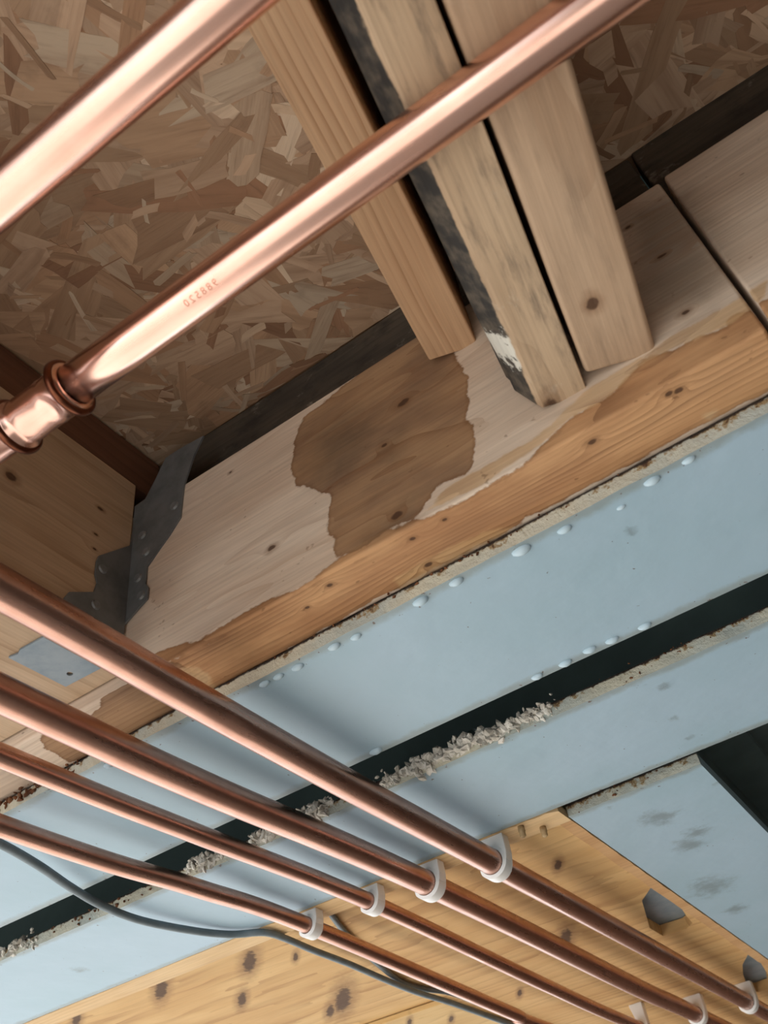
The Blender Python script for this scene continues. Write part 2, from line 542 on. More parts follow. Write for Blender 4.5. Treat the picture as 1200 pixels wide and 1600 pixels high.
def strand_geo(cx, cy, ln, wd, ang, z, tx, ty, thick):
    """one flake: ragged outline, a little tilt, a real thickness; the visible face looks down"""
    pts = []
    n_end = 3 if wd > 0.009 else 2
    sk = R.uniform(-0.35, 0.35)
    bow = R.uniform(-0.06, 0.06) * ln
    tap0, tap1 = R.uniform(0.55, 1.0), R.uniform(0.55, 1.0)
    def vv(u, t):
        w = wd * (tap0 + (tap1 - tap0) * (u / ln + 0.5))
        return t * w * 0.5 + bow * (1 - (2 * u / ln) ** 2)
    for t in np.linspace(-1, 1, n_end + 1):
        u = ln * 0.5 * (1 + R.uniform(-0.14, 0.05)) + sk * t * wd
        u = min(u, ln * 0.62)
        pts.append((u, vv(min(u, ln / 2), t)))
    pts.append((ln * R.uniform(0.05, 0.2), vv(ln * 0.1, 1 + R.uniform(-0.12, 0.12))))
    pts.append((-ln * R.uniform(0.1, 0.25), vv(-ln * 0.15, 1 + R.uniform(-0.12, 0.12))))
    for t in np.linspace(1, -1, n_end + 1):
        u = -ln * 0.5 * (1 + R.uniform(-0.14, 0.05)) + sk * t * wd
        u = max(u, -ln * 0.62)
        pts.append((u, vv(max(u, -ln / 2), t)))
    pts.append((-ln * R.uniform(0.05, 0.2), vv(-ln * 0.1, -1 + R.uniform(-0.12, 0.12))))
    pts.append((ln * R.uniform(0.1, 0.25), vv(ln * 0.15, -1 + R.uniform(-0.12, 0.12))))
    ca, sa = math.cos(ang), math.sin(ang)
    lo, hi, uv = [], [], []
    for (u, v) in pts:
        x, y = cx + u * ca - v * sa, cy + u * sa + v * ca
        y = min(y, Y_DK - 0.0005)
        zz = z + tx * u + ty * v
        lo.append((x, y, min(zz, Z_OSB - 0.0001)))
        hi.append((x, y, min(zz, Z_OSB - 0.0001) + thick))
        uv.append((u, v))
    n = len(pts)
    verts = lo + hi
    faces = [tuple(range(n))[::-1], tuple(range(n, 2 * n))]
    for i in range(n):
        j = (i + 1) % n
        faces.append((i, j, n + j, n + i))
    return verts, faces, uv + uv

def strand_attrs(me, tints, uvs):
    a = me.attributes.new('tint', 'FLOAT_COLOR', 'POINT')
    a.data.foreach_set('color', np.asarray(tints, np.float32).ravel())
    g = me.attributes.new('grain', 'FLOAT_VECTOR', 'POINT')
    g.data.foreach_set('vector', np.asarray(uvs, np.float32).ravel())

strands = []
def add_strands(n, x0, x1, y0, y1):
    for _ in range(n):
        small = R.random() < 0.36
        ln = R.uniform(0.018, 0.045) if small else R.uniform(0.05, 0.125)
        wd = R.uniform(0.003, 0.009) if small else R.uniform(0.014, 0.042)
        ang = R.gauss(0.5, 0.85)
        z = Z_OSB - R.uniform(0.0002, 0.0017) - (0.0004 if small else 0)
        t = R.choice(TINTS)
        k = R.uniform(0.78, 1.22)
        strands.append((strand_geo(R.uniform(x0, x1), R.uniform(y0, y1), ln, wd, ang, z, R.uniform(-.009, .009), R.uniform(-.018, .018),
                                   R.uniform(0.0005, 0.0009)), (t[0] * k, t[1] * k, t[2] * k, 1.0), ln * wd,
                        (R.uniform(0, 9), R.uniform(0, 9))))
add_strands(2600, -0.50, 0.30, 0.0, 0.40)
add_strands(900, -1.1, 0.7, -0.55, 0.40)
def in_view(s):
    v = s[0][0]
    c = np.mean(np.array(v), axis=0)
    px, py = to_px(c)
    return -40 < px < 1240 and -40 < py < 760 and not (350 < px < 900 and py < 300 and (px - 350) / 300 > py / 560 - 0.4 and px - 900 < py * 0.3 - 60)
seen = sorted([s for s in strands if in_view(s)], key=lambda s: -s[2] * (1.0 + 900 * (Z_OSB - min(v[2] for v in s[0][0]))))[:290]
ids = set(id(s) for s in seen)
for s in seen:
    (v, f, uv), t, a, off = s
    o = mesh('strand', v, f, OSB, ceil)
    strand_attrs(o.data, [t] * len(v), [(p[0] + off[0], p[1] + off[1], off[0]) for p in uv])
V, F, T, U = [], [], [], []
for s in strands:
    if id(s) in ids:
        continue
    (v, f, uv), t, a, off = s
    b = len(V)
    V += v
    F += [tuple(b + i for i in q) for q in f]
    T += [t] * len(v)
    U += [(p[0] + off[0], p[1] + off[1], off[0]) for p in uv]
o = mesh('strand_layer', V, F, OSB, ceil)
o['kind'] = 'stuff'
strand_attrs(o.data, T, U)

# ------------------------------------------------------------------ steel beams
SMEARS = [(1040, 1073, 26), (1052, 1122, 20), (1078, 1152, 16), (1005, 1072, 14), (1030, 1278, 62), (1090, 1300, 50), (1075, 1320, 55), (1110, 1385, 80),
          (1120, 1225, 16), (1150, 1420, 40), (125, 1515, 26), (950, 1262, 14), (985, 830, 24)]
def flange(name, x0, x1, y0, y1, parent, axis='X', crumble=0.0008, z0=Z_FL, z1=Z_FT):
    def shape(p):
        x, y, z = p
        n = mnoise.noise(Vector((x * 60, y * 60, z * 90 + 3)))
        if axis == 'X' and abs(y - y0) < 1e-6:
            y += n * crumble
        if axis == 'Y' and abs(y - y0) < 1e-6:
            y += n * crumble
        if abs(z - z0) < 1e-6:
            z += mnoise.noise(Vector((x * 8, y * 14, 2.0))) * 0.0005
        return (x, y, z)
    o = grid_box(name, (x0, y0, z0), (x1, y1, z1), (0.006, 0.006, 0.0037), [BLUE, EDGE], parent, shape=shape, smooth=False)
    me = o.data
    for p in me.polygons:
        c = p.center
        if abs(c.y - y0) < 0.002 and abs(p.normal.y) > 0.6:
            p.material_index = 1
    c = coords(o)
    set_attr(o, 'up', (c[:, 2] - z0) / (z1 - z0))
    d = np.minimum(np.abs(c[:, 1] - y0), np.abs(c[:, 1] - y1))
    set_attr(o, 'grime', np.clip(1 - d / 0.016, 0, 1))
    sm = np.zeros(len(c))
    for (px, py, rpx) in SMEARS:
        q = at_z(px, py, Z_FL)
        r = rpx * (ROT.T @ np.array(q))[2] / FPX
        sm = np.maximum(sm, np.clip(1 - np.hypot(c[:, 0] - q[0], (c[:, 1] - q[1]) * 0.8) / r, 0, 1) * 0.9)
    set_attr(o, 'smear', np.where(c[:, 2] < z0 + 0.003, sm, 0))
    return o

def steel_beam(label, x0, x1, y0, y1, hole_at=None):
    t = thing('steel_beam', label, 'steel beam', ((x0 + x1) / 2, (y0 + y1) / 2, Z_FL))
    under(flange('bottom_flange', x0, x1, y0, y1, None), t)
    ym = (y0 + y1) / 2
    holes = []
    if hole_at:
        holes = [[(hole_at[0] + 0.0075 * math.cos(a), hole_at[1] + 0.0075 * math.sin(a)) for a in np.linspace(0, 2 * math.pi, 17)[:-1]]]
    under(prism('web', [(x0, Z_FT), (x1, Z_FT), (x1, 0.545), (x0, 0.545)], holes, lambda u, v, w: (u, ym - 0.0035 + w, v), 0.007, PRIMER), t)
    under(box('top_flange', (x0, y0, 0.545), (x1, y1, 0.556), PRIMER), t)
    return t

near_beam = steel_beam('pale blue steel beam nearest the big timber, paint drips along its edges', -2.2, 1.5, 0.404, 0.548)
far_beam = steel_beam('pale blue steel beam between the dark slot and the pine board', -2.2, 1.5, 0.6035, 0.752, (-0.300, 0.405))

cross = thing('steel_beam', 'smudged pale blue steel plate beam beside the pine board edge', 'steel beam', (-0.21, 1.5, Z_FL))
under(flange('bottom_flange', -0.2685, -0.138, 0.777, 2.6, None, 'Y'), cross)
under(box('web', (-0.2065, 0.777, Z_FT), (-0.1995, 2.6, 0.545), PRIMER), cross)
under(box('top_flange', (-0.2685, 0.777, 0.545), (-0.138, 2.6, 0.556), PRIMER), cross)

def drip(px, py, size, parent, lean=(0.35, 1.0)):
    """a hanging blob of paint on the underside of a flange"""
    c = at_z(px, py, Z_FL)
    bm = bmesh.new()
    bmesh.ops.create_icosphere(bm, subdivisions=2, radius=1.0)
    for v in bm.verts:
        x, y, z = v.co
        k = 1.0 + 0.25 * max(0, -x)
        v.co = Vector((c[0] + x * size * 1.05 * k, c[1] + y * size * 0.62, Z_FL + 0.0002 + z * size * 0.75))
    o = from_bm('paint_drip', bm, DRIP, None, True)
    return under(o, parent)

for (px, py, s) in ((1077, 718, 9), (1020, 750, 11), (971, 792, 6), (883, 826, 10), (816, 858, 13), (714, 908, 10), (658, 938, 11),
                    (557, 994, 8), (523, 1009, 9), (466, 1041, 9), (436, 1056, 8), (414, 1067, 8), (172, 1193, 9),
                    (1008, 977, 9), (957, 999, 9), (922, 1014, 9), (884, 1035, 9), (840, 1056, 8), (588, 1172, 9)):
    c = at_z(px, py, Z_FL)
    depth = (ROT.T @ np.array(c))[2]
    drip(px, py, s * depth / FPX * 1.15, near_beam)

def crust(x0, x1, n, parent, big=0.005, name='mortar_crust', mat=MORTAR, drop=0.0, y=0.6035, zc=0.358, rise=0.0035):
    bm = bmesh.new()
    for _ in range(n):
        x = R.uniform(x0, x1)
        e = min((x - x0), (x1 - x)) / (x1 - x0) * 2
        r = R.uniform(0.25, 1.0) * big * (0.45 + 0.55 * e)
        b = bmesh.ops.create_icosphere(bm, subdivisions=1, radius=r)
        m = Matrix.Translation((x, y - R.uniform(-0.3, 0.6) * r, zc + R.gauss(0, rise) - drop)) @ Matrix.Rotation(R.uniform(0, 6), 4, Vector((R.random(), R.random(), R.random() + .1)).normalized())
        for v in b['verts']:
            v.co = Vector((v.co.x * 1.5, v.co.y, v.co.z * 0.8)) * R.uniform(0.55, 1.35)
            v.co = m @ v.co
    o = from_bm(name, bm, mat)
    return under(o, parent)

def x_on(px, py):
    return at_y(px, py, 0.6035)[0]
crust(x_on(585, 1222), x_on(870, 1105), 330, far_beam, 0.0052)
crust(x_on(462, 1275), x_on(520, 1250), 120, far_beam, 0.0055)
crust(x_on(390, 1310), x_on(440, 1288), 90, far_beam, 0.005)
crust(x_on(290, 1360), x_on(350, 1335), 90, far_beam, 0.0045)
crust(x_on(-20, 1490), x_on(60, 1455), 80, far_beam, 0.0045)
crust(x_on(80, 1450), x_on(270, 1370), 30, far_beam, 0.0025, 'rust_crust', RUST)
crust(x_on(880, 1100), x_on(1195, 960), 24, far_beam, 0.0012, 'rust_crust', RUST)
crust(-0.62, -0.50, 70, near_beam, 0.0030, 'rust_crust', RUST, y=0.404)
crust(-0.40, 0.05, 60, near_beam, 0.0014, 'rust_crust', RUST, y=0.404, zc=0.3595, rise=0.0015)
crust(-0.27, -0.15, 24, cross, 0.0016, 'rust_crust', RUST, y=0.777)

# ------------------------------------------------------------------ the big timber
def face_knot(px, py, rpx, y=Y_TF, ex=1.6):
    p = at_y(px, py, y)
    d = (ROT.T @ np.array(p))[2]
    r = rpx * d / FPX
    return (p[0], y, p[2], r * ex, 0.03, r)
def base_knot(px, py, rpx, z=Z_TB, ex=1.4):
    p = at_z(px, py, z)
    d = (ROT.T @ np.array(p))[2]
    r = rpx * d / FPX
    return (p[0], p[1], z, r * ex, r, 0.004)

def px_poly(pts, y=None, z=None):
    if y is not None:
        return [(q[0], q[2]) for q in (at_y(a, b, y) for a, b in pts)]
    return [(q[0], q[1]) for q in (at_z(a, b, z) for a, b in pts)]

STAIN_FACE = px_poly([(560, 585), (478, 648), (458, 690), (455, 735), (464, 757), (500, 765), (517, 772), (515, 800), (508, 836), (523, 840),
                      (525, 872), (560, 858), (600, 830), (655, 805), (665, 790), (690, 755), (730, 740), (742, 705), (738, 670),
                      (722, 655), (737, 620), (730, 590), (712, 560), (700, 500), (620, 520)], y=Y_TF)
STAIN_FADE = px_poly([(500, 845), (530, 800), (640, 740), (742, 690), (742, 705), (690, 755), (655, 805), (600, 840), (525, 880)], y=Y_TF)
WET_FACE = px_poly([(1260, 435), (1200, 467), (1168, 482), (1140, 497), (1134, 511), (1090, 525), (1050, 547), (1010, 562), (984, 585),
                    (950, 622), (925, 635), (893, 652), (855, 690), (822, 722), (780, 745), (752, 762), (700, 800), (655, 812),
                    (600, 828), (560, 855), (528, 872), (498, 897), (455, 922), (400, 946), (350, 976), (312, 1000), (282, 1006), (240, 1022),
                    (200, 1060), (600, 900), (1260, 520)], y=Y_TF)
BLEACH_FACE = px_poly([(1200, 440), (1140, 475), (1060, 520), (1010, 555), (930, 600), (830, 690), (700, 760), (660, 800), (750, 762), (850, 690),
                       (893, 652), (950, 622), (1010, 562), (1134, 511), (1200, 467)], y=Y_TF)
SMUDGE_FACE = [px_poly([(490, 680), (560, 640), (580, 680), (540, 740), (490, 750)], y=Y_TF), px_poly([(570, 840), (640, 790), (640, 815), (590, 840)], y=Y_TF),
               px_poly([(600, 690), (620, 680), (615, 715), (600, 715)], y=Y_TF), px_poly([(980, 330), (1080, 300), (1140, 400), (1110, 470), (1000, 500), (985, 400)], y=Y_TF)]
WET_BASE = px_poly([(262, 1040), (600, 850), (900, 680), (1300, 440), (1300, 560), (900, 770), (600, 930), (335, 1082), (300, 1090), (280, 1060)], z=Z_TB)
STAIN_BASE = [px_poly([(270, 1032), (220, 1060), (150, 1085), (160, 1105), (130, 1125), (145, 1145), (220, 1150), (330, 1085), (320, 1060)], z=Z_TB),
              px_poly([(60, 1150), (110, 1140), (150, 1150), (170, 1180), (110, 1190), (70, 1170)], z=Z_TB)]
PALE_BASE = [px_poly([(615, 905), (690, 860), (760, 830), (800, 825), (700, 885), (630, 925)], z=Z_TB), px_poly([(1100, 650), (1125, 640), (1120, 655), (1100, 662)], z=Z_TB),
             px_poly([(280, 1045), (310, 1040), (340, 1075), (300, 1085)], z=Z_TB)]

BEAM_KNOTS = [face_knot(630, 630, 8), face_knot(620, 805, 8), face_knot(425, 856, 6), face_knot(360, 738, 2.5), face_knot(488, 605, 4),
              face_knot(1035, 400, 4, ex=2.4), face_knot(1071, 488, 5, ex=1.8), face_knot(981, 355, 4), face_knot(600, 695, 4),
              base_knot(670, 882, 6), base_knot(645, 842, 5), base_knot(515, 915, 5), base_knot(695, 812, 4), base_knot(925, 690, 7),
              base_knot(1060, 610, 7), base_knot(480, 950, 4), base_knot(1045, 615, 6)]

W_BEAM = wood('weathered_beam_timber', lin((222, 205, 186)), lin((206, 185, 164)), lin((164, 128, 98)), ring=72, ring_amt=0.36,
              centre=(-0.75, -0.43), warp=0.012, seed=1.3, knots=BEAM_KNOTS, stains=True, dirt=0.12, dirt_col=(132, 112, 96))
def timber_beam(x0, x1, yf, label, extra_pale=False):
    o = grid_box('timber_beam', (x0, yf, Z_TB), (x1, 0.4078, Z_TT), (0.005, 0.0048, 0.005), W_BEAM, wob=0.0010, bevel=0.0022, seed=x0)
    c = coords(o)
    front = c[:, 1] < yf + 0.002
    base = c[:, 2] < Z_TB + 0.002
    S = 0.030
    def field(poly, pts, scale=S):
        return np.clip(0.5 + poly_sd(pts, poly) / scale, 0, 1)
    fp, bp = c[:, [0, 2]], c[:, [0, 1]]
    wet = np.where(front, field(WET_FACE, fp), 0)
    wet = np.maximum(wet, np.where(base, field(WET_BASE, bp), 0))
    st = np.where(front, field(STAIN_FACE, fp), 0)
    for q in STAIN_BASE:
        st = np.maximum(st, np.where(base, field(q, bp), 0))
    bl = np.where(front, field(BLEACH_FACE, fp, 0.02), 0)
    for q in PALE_BASE:
        bl = np.maximum(bl, np.where(base, field(q, bp, 0.03), 0))
    sm = np.zeros(len(c))
    for q in SMUDGE_FACE:
        sm = np.maximum(sm, np.where(front, field(q, fp, 0.05), 0))
    set_attr(o, 'wet', wet)
    set_attr(o, 'stain', st)
    set_attr(o, 'bleach', bl)
    set_attr(o, 'smudge', sm)
    return tag(o, label, 'timber beam')
timber_beam(-1.6, 0.0515, Y_TF, 'long water-stained timber beam running on the blue steel, joists butting into it')
timber_beam(0.0550, 1.3, Y_TF - 0.0012, 'short weathered timber beam beyond the dark butt joint')

# dark plates lying on the timber
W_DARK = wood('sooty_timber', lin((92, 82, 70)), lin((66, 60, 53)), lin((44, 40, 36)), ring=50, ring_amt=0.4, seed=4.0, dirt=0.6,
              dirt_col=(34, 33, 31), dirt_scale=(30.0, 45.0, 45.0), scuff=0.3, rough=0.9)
o = grid_box('wall_plate', (-1.6, Y_DK, Z_TT + 0.001), (0.0475, 0.4078, Z_OSB - 0.001), (0.012, 0.02, 0.012), W_DARK, wob=0.0015, bevel=0.002, seed=3)
plate1 = tag(o, 'sooty dark timber plate in the shadow gap above the stained beam', 'timber plate')
o = grid_box('wall_plate', (0.0505, Y_DK - 0.002, Z_TT + 0.001), (1.3, 0.4078, Z_OSB - 0.001), (0.012, 0.02, 0.012), W_DARK, wob=0.0015, bevel=0.002, seed=8)
plate2 = tag(o, 'sooty dark timber plate above the short beam past the joint', 'timber plate')

def debris(x0, x1, n, parent):
    bm = bmesh.new()
    for _ in range(n):
        r = R.uniform(0.0006, 0.0032) * R.uniform(0.5, 1)
        b = bmesh.ops.create_icosphere(bm, subdivisions=1, radius=r)
        c = Vector((R.uniform(x0, x1), Y_DK - 0.003 - abs(R.gauss(0, 0.008)), Z_TT + 0.0012 + r * 0.6))
        c.y = max(c.y, Y_TF + 0.003)
        for v in b['verts']:
            v.co = v.co * R.uniform(0.6, 1.3) + c
    d = from_bm('debris', bm, plain('sooty_rubble', (86, 76, 64), 0.95, c2=(48, 44, 40), scale=150))
    d.parent = parent
    d['kind'] = 'stuff'
debris(-0.40, 0.045, 420, plate1)
debris(0.055, 0.30, 240, plate2)

# ------------------------------------------------------------------ three skewed joists butting into the timber
def joist_frame(end, skew):
    """local X runs from the beam back over the viewer, local Y across, local Z up"""
    d = Vector((math.sin(skew), -math.cos(skew), 0))
    yv = Vector((-d.y, d.x, 0))
    m = Matrix((( d.x, yv.x, 0, end[0]), (d.y, yv.y, 0, end[1]), (0, 0, 1, end[2]), (0, 0, 0, 1)))
    return m
SK = math.radians(9.2)
def joist(name, xl, xr, zb, zt, mat, label, seed, wane=False, length=1.7, bevel=0.004):
    # local y = +  is towards world +x
    end = ((xl + xr) / 2, Y_TF - 0.0012, zb)
    w = (xr - xl) * math.cos(SK) / 2
    m = joist_frame(end, SK)
    tk = math.tan(SK)
    def shape(p):
        x, y, z = p
        if wane and y < -w + 0.013 and z < 0.03:
            # bark edge: the lower left arris is cut away unevenly
            n = 0.5 + 0.5 * mnoise.noise(Vector((x * 14, 1.5, 0)))
            k = (-w + 0.013 - y) / 0.013
            z += k * (0.012 + 0.012 * n) * max(0, 1 - z / 0.03)
            y += 0.0025 * n * k
        x = x - tk * y * max(0, 1 - x / 0.1)          # square the end to the beam face
        return (x, y, z)
    o = grid_box(name, (0, -w, 0), (length, w, zt - zb), (0.007, 0.0034, 0.007), mat, matrix=m, wob=0.0009, bevel=bevel, seed=seed, shape=shape, segs=3)
    tag(o, label, 'joist')
    return o, m, w
def local_knot(m, wp, r, ex=1.5):
    q = m.inverted() @ Vector(wp)
    return (q.x, q.y, q.z, r * ex, r, 0.006)

W_NEW = wood('fresh_sawn_pine', lin((198, 164, 130)), lin((188, 152, 118)), lin((142, 100, 66)), ring=58, ring_amt=0.9, centre=(0.055, -0.02),
             warp=0.006, seed=2.0)
joist('timber_joist', -0.1300, -0.0955, 0.4865, Z_OSB - 0.0035, W_NEW, 'fresh orange-ringed pine joist, leftmost and highest of the three joists', 1.0, bevel=0.0015)
mm = joist_frame(((-0.0845 - 0.0432) / 2, Y_TF - .0012, 0.3925), SK)
W_MID = wood('grey_worn_joist_timber', lin((190, 166, 138)), lin((172, 146, 118)), lin((140, 114, 88)), ring=40, ring_amt=0.35, centre=(0.02, -0.1),
             warp=0.012, seed=5.0, wane=True, dirt=0.6, dirt_col=(104, 92, 80), dirt_scale=(22.0, 110.0, 110.0), scuff=0.3, fibre=0.32,
             knots=[local_knot(mm, at_z(862, 638, 0.3925), 0.005, 2.0)])
o_mid, _, w_mid = joist('timber_joist', -0.0845, -0.0432, 0.3925, Z_OSB - 0.0035, W_MID, 'worn timber joist with a sooty bark edge, middle of the three joists', 2.0, wane=True)
c = coords(o_mid)
set_attr(o_mid, 'wane', np.where(c[:, 2] < 0.06, np.clip(0.5 + (-w_mid + 0.0115 - c[:, 1]) / 0.012, 0, 1), 0.2))
set_attr(o_mid, 'plaster', np.clip(0.75 - np.abs(c[:, 0] - 0.045) / 0.06, 0, 1))
mr = joist_frame(((-0.0405 + 0.0010) / 2, Y_TF - .0012, 0.3930), SK)
W_RIGHT = wood('smooth_brown_joist_timber', lin((184, 158, 132)), lin((170, 143, 117)), lin((140, 108, 82)), ring=14, ring_amt=0.35, centre=(0.0, -0.16),
               warp=0.02, seed=7.0, knots=[local_knot(mr, at_z(926, 474, 0.393), 0.0040, 1.3)], scuff=0.12, dirt=0.35, dirt_col=(116, 98, 82), dirt_scale=(12.0, 60.0, 60.0))
joist('timber_joist', -0.0405, 0.0010, 0.3930, Z_OSB - 0.0035, W_RIGHT, 'smooth brown joist with one round knot, rightmost of the three joists', 3.0, bevel=0.005)
# splintered offcut stub above the right joist gap is left to the plate behind it

# ------------------------------------------------------------------ joist with the metal hanger and the plank over it
def side_knot(px, py, rpx, ex=1.4):
    p = at_x(px, py, X_LJ)
    d = (ROT.T @ np.array(p))[2]
    r = rpx * d / FPX
    return p, r, ex
# local X along world -Y, built in world space then turned: local (x, y, z) = (-wy, wx, wz)
MLJ = Matrix(((0, 1, 0, 0), (-1, 0, 0, 0), (0, 0, 1, 0), (0, 0, 0, 1)))
def lk(px, py, rpx, ex=1.4):
    p, r, e = side_knot(px, py, rpx, ex)
    return (-p[1], p[0], p[2], r * ex, 0.02, r)
W_LJ = wood('brown_joist_timber', lin((204, 180, 152)), lin((190, 164, 134)), lin((148, 118, 90)), ring=30, ring_amt=0.5, centre=(0.30, -0.50), warp=0.008,
            seed=11.0, knots=[lk(157, 795, 3.5, 2.2), lk(150, 835, 2.5, 1.8), lk(148, 858, 2.5, 1.8), lk(18, 745, 10, 1.2)])
Z_LJT = 0.5635
Z_LJB = 0.3730
notch = [(-Y_TF + 0.001, Z_LJB), (-0.190, Z_LJB), (-0.190, 0.401), (-0.152, 0.401), (-0.152, Z_LJB), (-0.105, Z_LJB), (-0.105, 0.396),
         (-0.062, 0.396), (-0.062, Z_LJB), (1.4, Z_LJB), (1.4, Z_LJT), (-Y_TF + 0.001, Z_LJT)]
o = prism('notched_joist', notch, [], lambda u, v, w: (u, X_LJ - w, v), 0.235, W_LJ, bevel=0.0015)
o.matrix_world = MLJ
tag(o, 'wide brown joist holding the metal hanger, above the thin copper pipes', 'joist')
W_RED = wood('reddish_packing_timber', lin((124, 88, 68)), lin((106, 74, 58)), lin((80, 54, 42)), ring=34, ring_amt=0.5, centre=(0.3, -0.45), seed=13.0)
o = grid_box('packing_plank', (-Y_DK + 0.001, X_LJ - 0.235, Z_LJT + 0.0020), (1.4, X_LJ - 0.002, Z_OSB - 0.0035), (0.03, 0.04, 0.012), W_RED, wob=0.001, bevel=0.0015)
o.matrix_world = MLJ
tag(o, 'dark reddish plank packed between the hanger joist and the strand board', 'plank')

# hanger
hg = thing('joist_hanger', 'dull galvanised joist hanger nailed in the corner of the beam', 'joist hanger', (X_LJ, Y_TF, 0.40))
def pxz(pts):
    return [(q[0], q[2]) for q in (at_y(a, b, Y_TF - 0.0015) for a, b in pts)]
def pyz(pts):
    return [(q[1], q[2]) for q in (at_x(a, b, X_LJ + 0.0015) for a, b in pts)]
WING = [(max(x, X_LJ + 0.0003), z) for x, z in pxz([(318, 681), (303, 712), (288, 757), (285, 780), (282, 808), (265, 835), (230, 885), (227, 912), (232, 918), (230, 935), (190, 978),
            (170, 986), (170, 920), (180, 852), (190, 805), (227, 780), (240, 755), (259, 716), (280, 702)])]
under(prism('back_wing', WING, [], lambda u, v, w: (u, Y_TF - 0.0018 + w * 0 + w, v), 0.0015, GALV_DARK), hg)
SIDE = [(min(y, Y_TF - 0.0020), z) for y, z in pyz([(225, 845), (204, 852), (155, 868), (151, 877), (149, 897), (152, 910), (147, 925), (108, 925), (98, 937)])] + [(0.2940, Z_LJB - 0.0020), (0.3410, Z_LJB - 0.0020), (0.3460, 0.396), (Y_TF - 0.0020, 0.408)]
under(prism('side_wing', SIDE, [], lambda u, v, w: (X_LJ + 0.0003 + w, u, v), 0.0014, GALV_DARK), hg)
seat_hole = [(-0.4320 + 0.0022 * math.cos(a), 0.3325 + 0.0022 * math.sin(a)) for a in np.linspace(0, 2 * math.pi, 13)[:-1]]
under(prism('seat', [(-0.4455, 0.2930), (-0.438, 0.2945), (-0.434, 0.2925), (X_LJ + 0.0016, 0.2935), (X_LJ + 0.0016, 0.318), (X_LJ + 0.0016, 0.3425), (-0.4455, 0.3410)], [seat_hole],
            lambda u, v, w: (u, v, Z_LJB - 0.0019 + w), 0.0015, GALV), hg)
def nail_head(c, axis, r=0.0042):
    bm = bmesh.new()
    bmesh.ops.create_cone(bm, cap_ends=True, segments=14, radius1=r, radius2=r * 0.75, depth=0.0016)
    q = Vector((0, 0, 1)).rotation_difference(Vector(axis)).to_matrix().to_4x4()
    bmesh.ops.transform(bm, matrix=Matrix.Translation(c) @ q, verts=bm.verts)
    return under(from_bm('nail', bm, NAIL, None, False), hg)
for (a, b) in ((215, 903), (220, 930), (228, 862), (272, 790), (222, 836)):
    p = at_y(a, b, Y_TF - 0.0022)
    nail_head((p[0], Y_TF - 0.0024, p[2]), (0, -1, 0))
for (a, b) in ((161, 889), (150, 945)):
    p = at_x(a, b, X_LJ + 0.002)
    nail_head((X_LJ + 0.0022, p[1], p[2]), (1, 0, 0))

# ------------------------------------------------------------------ pine boards under the far steel beam
def ply_knot(px, py, rpx, ex=1.0, z=Z_PLY):
    p = np.array(at_z(px, py, z))
    e = 1e-4
    o_ = np.array(to_px(p))
    jx = (np.array(to_px(p + (e, 0, 0))) - o_) / e
    jy = (np.array(to_px(p + (0, e, 0))) - o_) / e
    ru, rv = rpx * 0.8, rpx * 1.35                  # taller than wide, leaning a little
    ca, sa = math.cos(0.25), math.sin(0.25)
    r1 = (np.array((jx[0], jy[0])) * ca + np.array((jx[1], jy[1])) * sa) / ru
    r2 = (-np.array((jx[0], jy[0])) * sa + np.array((jx[1], jy[1])) * ca) / rv
    return (p[0], p[1], z, r1[0], r1[1], 0.0, r2[0], r2[1], 0.0)
PINE_KNOTS = [ply_knot(390, 1503, 15), ply_knot(378, 1562, 10), ply_knot(252, 1546, 14), ply_knot(536, 1562, 18), ply_knot(884, 1466, 13),
              ply_knot(516, 1580, 9), ply_knot(1180, 1575, 7), ply_knot(812, 1552, 5), ply_knot(120, 1592, 10), ply_knot(462, 1495, 6), ply_knot(872, 1352, 8), ply_knot(575, 1400, 6)]
W_PINE = wood('knotty_pine_board', lin((216, 180, 126)), lin((204, 164, 110)), lin((158, 114, 68)), ring=17, ring_amt=0.7, centre=(-0.95, -0.24), warp=0.03,
              seed=17.0, knots=PINE_KNOTS, fibre=0.12)
cut1 = [at_z(900 + a / 4.0, 1200 + b / 4.0, Z_PLY)[:2] for a, b in ((470, 745), (540, 790), (600, 835), (655, 870), (690, 925), (730, 970), (690, 1005), (545, 1050), (460, 1000), (430, 890), (412, 830))]
cut2 = [at_z(900 + a / 4.0, 1200 + b / 4.0, Z_PLY)[:2] for a, b in ((1075, 1165), (1040, 1230), (1045, 1290), (1080, 1390), (1140, 1400), (1215, 1372), (1205, 1300), (1150, 1210))]
edge = [(-2.2, 2.6), (-2.2, Y_PLY + 0.004), (-0.2735, Y_PLY + 0.004), (-0.2735, 2.6)]
pine = prism('pine_board', edge, [cut1, cut2], lambda u, v, w: (u, v, Z_PLY + w), 0.0135, W_PINE)
tag(pine, 'wide knotty pine board with cut-outs, above the copper pipes', 'board')
W_BAT = wood('sawn_batten_pine', lin((226, 196, 152)), lin((214, 180, 132)), lin((176, 134, 90)), ring=40, ring_amt=0.4, centre=(-0.9, -0.3), warp=0.01, seed=23.0, fibre=0.2, dirt=0.15,
             dirt_col=(150, 116, 84))
edge = [(-0.2815, Y_PLY + 0.034), (-2.2, Y_PLY + 0.031), (-2.2, Y_PLY)]
x = -2.2
while x < -0.285:
    x += R.uniform(0.004, 0.012)
    rag = 0.0016 if x > -0.60 else 0.0004
    edge.append((min(x, -0.2715), Y_PLY + R.uniform(0, 1.6) * rag))
edge += [(-0.2700, Y_PLY + 0.006), (-0.2700, Y_PLY + 0.034)]
bat = prism('batten', edge, [], lambda u, v, w: (u, v, Z_BAT + w), Z_PLY - 0.0002 - Z_BAT, W_BAT)
tag(bat, 'pale rough-sawn batten strip along the far blue beam, holding the pipe clips', 'batten')
edge = [(-0.2690, 2.6), (-0.2820, 2.6)]
y = 1.62
